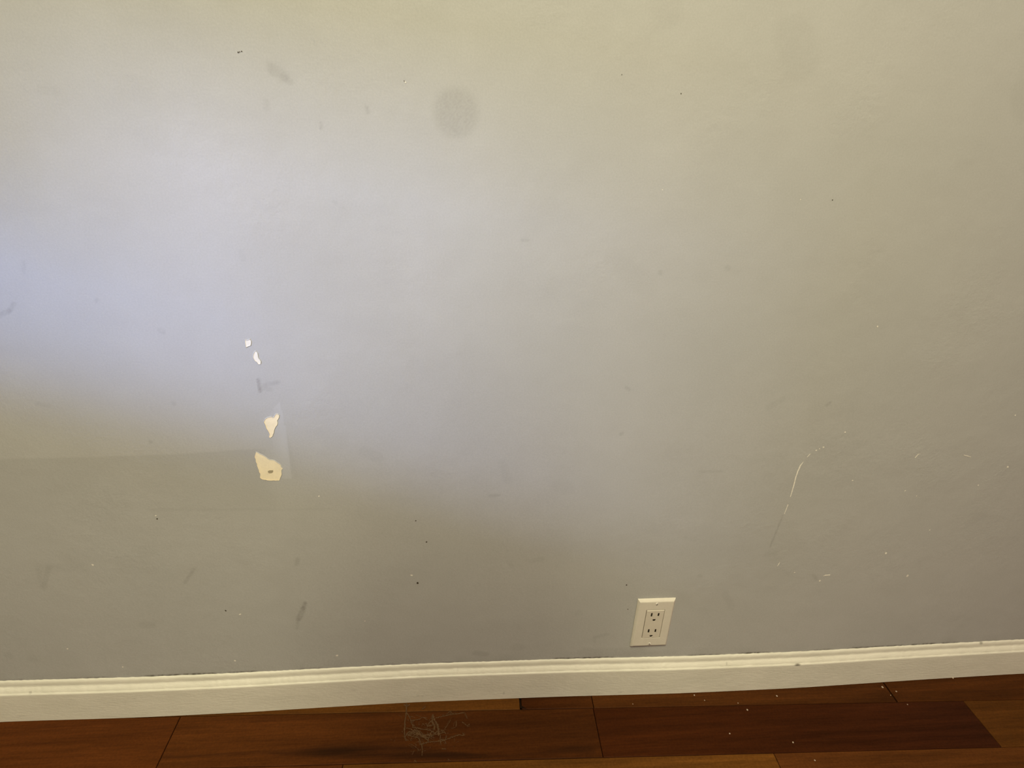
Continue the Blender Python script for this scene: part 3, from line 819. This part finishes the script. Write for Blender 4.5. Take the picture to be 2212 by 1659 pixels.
# screws
for sz in (0.0484, -0.0484):
    bm = bmesh.new()
    bmesh.ops.create_uvsphere(bm, u_segments=20, v_segments=10, radius=0.0030)
    for v in bm.verts:
        v.co.z *= 0.42
    bmesh.ops.rotate(bm, cent=(0, 0, 0), matrix=Matrix.Rotation(math.pi / 2, 3, 'X'), verts=bm.verts[:])
    bmesh.ops.translate(bm, vec=(0, -0.0056, sz), verts=bm.verts[:])
    sc = bm_obj('screw', bm, M_screw, parent=outlet, smooth=True)
    bm = bmesh.new()
    bmesh.ops.create_cube(bm, size=1.0)
    bmesh.ops.scale(bm, vec=(0.0007, 0.0006, 0.0046), verts=bm.verts[:])
    bmesh.ops.rotate(bm, cent=(0, 0, 0), matrix=Matrix.Rotation(0.25 if sz > 0 else -0.5, 3, 'Y'), verts=bm.verts[:])
    bmesh.ops.translate(bm, vec=(0, -0.0068, sz), verts=bm.verts[:])
    bm_obj('screw_slot', bm, M_slot, parent=sc)

# ------------------------------------------------------------------ cobweb of lint on the floor
wv, wf = [], []


def ribbon(pts, w, z=0.0012):
    dense = []
    for i in range(len(pts) - 1):
        a, b = pts[i], pts[i + 1]
        L = math.hypot(b[0] - a[0], b[1] - a[1])
        k = max(2, int(L / 0.0012))
        for j in range(k):
            t = j / k
            dense.append([a[0] + (b[0] - a[0]) * t + random.gauss(0, .0002), a[1] + (b[1] - a[1]) * t + random.gauss(0, .0003)])
    dense.append(list(pts[-1]))
    s = len(wv)
    n = len(dense)
    for i, (x, y) in enumerate(dense):
        a, b = dense[max(0, i - 1)], dense[min(n - 1, i + 1)]
        tx, ty = b[0] - a[0], b[1] - a[1]
        L = math.hypot(tx, ty) or 1
        ww = w / 2000 * random.uniform(0.45, 1.1)
        zz = z + random.uniform(-0.0005, 0.0005)
        wv.extend([(x - ty / L * ww, y + tx / L * ww, zz), (x + ty / L * ww, y - tx / L * ww, zz), (x, y, zz + ww * 0.6)])
    for i in range(n - 1):
        a, b = s + 3 * i, s + 3 * i + 3
        wf.extend([(a, b, b + 2, a + 2), (a + 2, b + 2, b + 1, a + 1), (a, a + 1, b + 1, b)])


for pts, w in WEB:
    ribbon(pts, w * 1.7)
    for _ in range(2):      # stray hairs beside each strand
        off = (random.gauss(0, .0016), random.gauss(0, .0022))
        k0 = random.randrange(0, len(pts) - 1)
        ribbon([(p[0] + off[0] + random.gauss(0, .0008), p[1] + off[1] + random.gauss(0, .0008)) for p in pts[k0:k0 + 3]], 0.45, 0.0010)
cx0 = sum(p[0] for l, _ in WEB for p in l) / sum(len(l) for l, _ in WEB)
cy0 = sum(p[1] for l, _ in WEB for p in l) / sum(len(l) for l, _ in WEB)
for _ in range(150):          # lint specks
    x, y = random.gauss(cx0 - 0.008, 0.022), random.gauss(cy0 - 0.004, 0.017)
    if y > -0.03:
        continue
    ribbon([(x, y), (x + random.gauss(0, .004), y + random.gauss(0, .004))], random.uniform(0.4, 1.1), 0.0008)
web = mesh_obj('cobweb', wv, wf, M_web)
tag(web, 'pale wispy cobweb of lint stuck on the dark floorboard in front of the baseboard', 'cobweb')

# ------------------------------------------------------------------ crumbs of plaster and dust
def crumb_mesh(r, seed):
    rr = random.Random(seed)
    bm = bmesh.new()
    bmesh.ops.create_icosphere(bm, subdivisions=2, radius=r)
    for v in bm.verts:
        k = rr.uniform(0.7, 1.25)
        v.co = Vector((v.co.x * k * 1.15, v.co.y * k, v.co.z * k * 0.45))
    return bm


for i, ((x, y), r) in enumerate(CRUMBS):
    o = bm_obj('plaster_crumb', crumb_mesh(r / 2000 * 1.15, i), M_crumb, smooth=True)
    o.location = (x, y, r / 2000 * 0.5)
    o.rotation_euler = (0, 0, random.uniform(0, 3))
    tag(o, CRUMB_LABELS[i], 'crumb', 'plaster crumbs on the floorboards')

# ------------------------------------------------------------------ unseen left wall; its window is added and shaped to cut the sky light into a band
def box(bm, x0, x1, y0, y1, z0, z1):
    vs = [bm.verts.new(p) for p in ((x0, y0, z0), (x1, y0, z0), (x1, y1, z0), (x0, y1, z0), (x0, y0, z1), (x1, y0, z1), (x1, y1, z1), (x0, y1, z1))]
    for f in ((0, 3, 2, 1), (4, 5, 6, 7), (0, 1, 5, 4), (1, 2, 6, 5), (2, 3, 7, 6), (3, 0, 4, 7)):
        bm.faces.new([vs[i] for i in f])


LX0, LX1 = -1.72, -1.60
wy0, wy1, wz0, wz1 = WINDOW
bm = bmesh.new()
box(bm, LX0, LX1, -4.2, wy0, 0, WZ1)
box(bm, LX0, LX1, wy1, 0.0, 0, WZ1)
box(bm, LX0, LX1, wy0, wy1, 0, wz0)
box(bm, LX0, LX1, wy0, wy1, wz1, WZ1)
M_lwall = simple('side_wall_paint', (0.42, 0.41, 0.385), 0.7, 0.0002, 250)
lw = bm_obj('wall_left', bm, M_lwall)
tag(lw, label='unseen grey beige side wall with an added window opening that shapes the blue band', kind='structure')
bm = bmesh.new()
fw = 0.045
box(bm, LX0 - 0.01, LX1 + 0.015, wy0, wy0 + fw, wz0, wz1)
box(bm, LX0 - 0.01, LX1 + 0.015, wy1 - fw, wy1, wz0, wz1)
box(bm, LX0 - 0.01, LX1 + 0.015, wy0 + fw, wy1 - fw, wz1 - fw, wz1)
box(bm, LX0 - 0.02, LX1 + 0.02, wy0 + fw, wy1 - fw, wz0, wz0 + 0.02)
M_frame = simple('white_window_paint', (0.7, 0.68, 0.62), 0.4)
wf_ = bm_obj('added_window', bm, M_frame)
tag(wf_, label='added white painted window frame in the unseen side wall', kind='structure')
bm = bmesh.new()
box(bm, LX1, LX1 + 0.013, -4.2, -0.016, 0.0008, 0.0853)
bl = bm_obj('baseboard_left', bm, simple('side_trim_paint', (0.6, 0.56, 0.48), 0.45))
tag(bl, label='cream white baseboard along the side wall', kind='structure')

# ------------------------------------------------------------------ the photographer, standing just behind the camera (casts the soft shadow low on the wall)
def skin_mesh(name, chains, mat, parent=None, sub=2):
    """chains: lists of (x, y, z, r) or (x, y, z, rx, ry); a chain may start from (chain index, point index) of an earlier one"""
    verts, edges, radii, where = [], [], [], {}
    for ci, ch in enumerate(chains):
        prev = None
        for pi, p in enumerate(ch):
            if len(p) == 2:
                prev = where[p]
                continue
            verts.append(p[:3])
            radii.append((p[3], p[4] if len(p) > 4 else p[3]))
            where[(ci, pi)] = len(verts) - 1
            if prev is not None:
                edges.append((prev, len(verts) - 1))
            prev = len(verts) - 1
    me_ = bpy.data.meshes.new(name)
    me_.from_pydata(verts, edges, [])
    o = bpy.data.objects.new(name, me_)
    link(o, parent)
    o.modifiers.new('skin', 'SKIN')
    sv = me_.skin_vertices[0].data
    for i, r in enumerate(radii):
        sv[i].radius = r
    sv[0].use_root = True
    s_ = o.modifiers.new('sub', 'SUBSURF')
    s_.levels = sub
    s_.render_levels = sub
    me_.materials.append(mat)
    return o


M_skin = simple('skin', (0.42, 0.25, 0.17), 0.5)
M_shirt = simple('dark_grey_shirt', (0.05, 0.05, 0.055), 0.85, 0.0004, 400)
M_trousers = simple('dark_blue_trousers', (0.02, 0.025, 0.045), 0.85, 0.0004, 500)
M_shoe = simple('black_shoes', (0.012, 0.012, 0.012), 0.5)
M_hair = simple('dark_brown_hair', (0.03, 0.02, 0.013), 0.6)
PX, PY = PERSON_XY
chains = [[(0, 0, .93, .13, .09), (0, 0, 1.08, .115, .08), (0, 0, 1.24, .13, .09), (0, .01, 1.36, .11, .075), (0, .035, 1.44, .052), (0, .06, 1.50, .055),
           (0, .085, 1.545, .070, .085), (0, .09, 1.60, .082, .098), (0, .075, 1.655, .055, .07)]]
for s_ in (-1, 1):
    chains.append([(0, 0), (s_ * .09, 0, .86, .078), (s_ * .10, .015, .50, .052), (s_ * .11, -.02, .10, .036), (s_ * .12, .09, .045, .034)])
    k = len(chains)
    chains.append([(0, 3), (s_ * .17, 0, 1.36, .048), (s_ * .22, .05, 1.12, .040), (s_ * .125, .23, 1.02, .028), (s_ * .095, .275, 1.015, .022, .030)])
    hand = (k, 4)
    for j, (dx, dz, L) in enumerate(((-.0, .030, .055), (-.0, .010, .064), (-.0, -.010, .060), (-.0, -.028, .046))):   # four fingers curling inwards
        bx_, by_, bz_ = s_ * .085, .310, 1.015 + dz
        chains.append([hand, (bx_, by_, bz_, .0095), (bx_ - s_ * L * .45, by_ + .012, bz_ + .002, .0085), (bx_ - s_ * L * .85, by_ + .004, bz_ + .001, .0075)])
    chains.append([hand, (s_ * .075, .275, 1.040, .0105), (s_ * .058, .268, 1.054, .0095), (s_ * .044, .272, 1.060, .008)])   # thumb from the side of the palm
person = skin_mesh('person', chains, M_skin)
person.location = (PX, PY, 0.0)
tag(person, 'person in dark clothes standing behind the camera, whose soft shadow falls low on the wall', 'person')
shirt = [[(0, 0, .84, .175, .125), (0, 0, .92, .170, .120), (0, 0, 1.08, .160, .118), (0, 0, 1.24, .178, .128), (0, .01, 1.37, .160, .110), (0, .030, 1.44, .078)]]
trousers = [[(0, 0, .97, .142, .100), (0, 0, .90, .140, .100)]]
for s_ in (-1, 1):
    shirt.append([(0, 4), (s_ * .17, 0, 1.36, .066), (s_ * .22, .05, 1.12, .050), (s_ * .135, .215, 1.025, .035)])
    trousers.append([(0, 1), (s_ * .09, 0, .82, .090), (s_ * .10, .013, .50, .068), (s_ * .11, -.015, .10, .055)])
skin_mesh('shirt', shirt, M_shirt, person)
skin_mesh('trousers', trousers, M_trousers, person)
for s_ in (-1, 1):
    skin_mesh('shoe', [[(s_ * .11, -.035, .050, .042, .045), (s_ * .115, .05, .042, .044, .036), (s_ * .122, .15, .032, .038, .026)]], M_shoe, person)
HEAD_R = Matrix.Rotation(-0.45, 3, 'X')
HEAD_C = Vector((0, 0.088, 1.585))


def on_head(name, kind, pos, scale, mat):
    bm = bmesh.new()
    bmesh.ops.create_uvsphere(bm, u_segments=24, v_segments=14, radius=1.0)
    for v in bm.verts:
        v.co = Vector((v.co.x * scale[0], v.co.y * scale[1], v.co.z * scale[2]))
        if kind == 'nose' and v.co.z > 0:
            v.co.y -= v.co.z * 0.35
    bmesh.ops.translate(bm, vec=pos, verts=bm.verts[:])
    bmesh.ops.rotate(bm, cent=(0, 0, 0), matrix=HEAD_R, verts=bm.verts[:])
    bmesh.ops.translate(bm, vec=HEAD_C, verts=bm.verts[:])
    return bm_obj(name, bm, mat, parent=person, smooth=True)


M_eye = simple('dark_eye', (0.05, 0.03, 0.02), 0.2)
M_lip = simple('lips', (0.36, 0.15, 0.11), 0.5)
on_head('nose', 'nose', (0, .092, -.012), (.014, .018, .024), M_skin)
on_head('mouth', 'mouth', (0, .080, -.052), (.024, .010, .007), M_lip)
for s_ in (-1, 1):
    on_head('eye', 'eye', (s_ * .030, .080, .012), (.012, .008, .007), M_eye)
    on_head('ear', 'ear', (s_ * .083, .0, -.008), (.008, .018, .030), M_skin)
bm = bmesh.new()
bmesh.ops.create_uvsphere(bm, u_segments=32, v_segments=20, radius=1.0)
for v in bm.verts:
    x, y, z = v.co
    front = max(0, y) * (0.5 if z < 0.35 else 0.0)
    v.co = Vector((x * 0.090 * (1 - front * .5), y * 0.108 * (1 - front) - 0.008, z * 0.122 + 0.008))
bmesh.ops.rotate(bm, cent=(0, 0, 0), matrix=HEAD_R, verts=bm.verts[:])
bmesh.ops.translate(bm, vec=(0, 0.082, 1.585), verts=bm.verts[:])
hair = bm_obj('hair', bm, M_hair, parent=person, smooth=True)
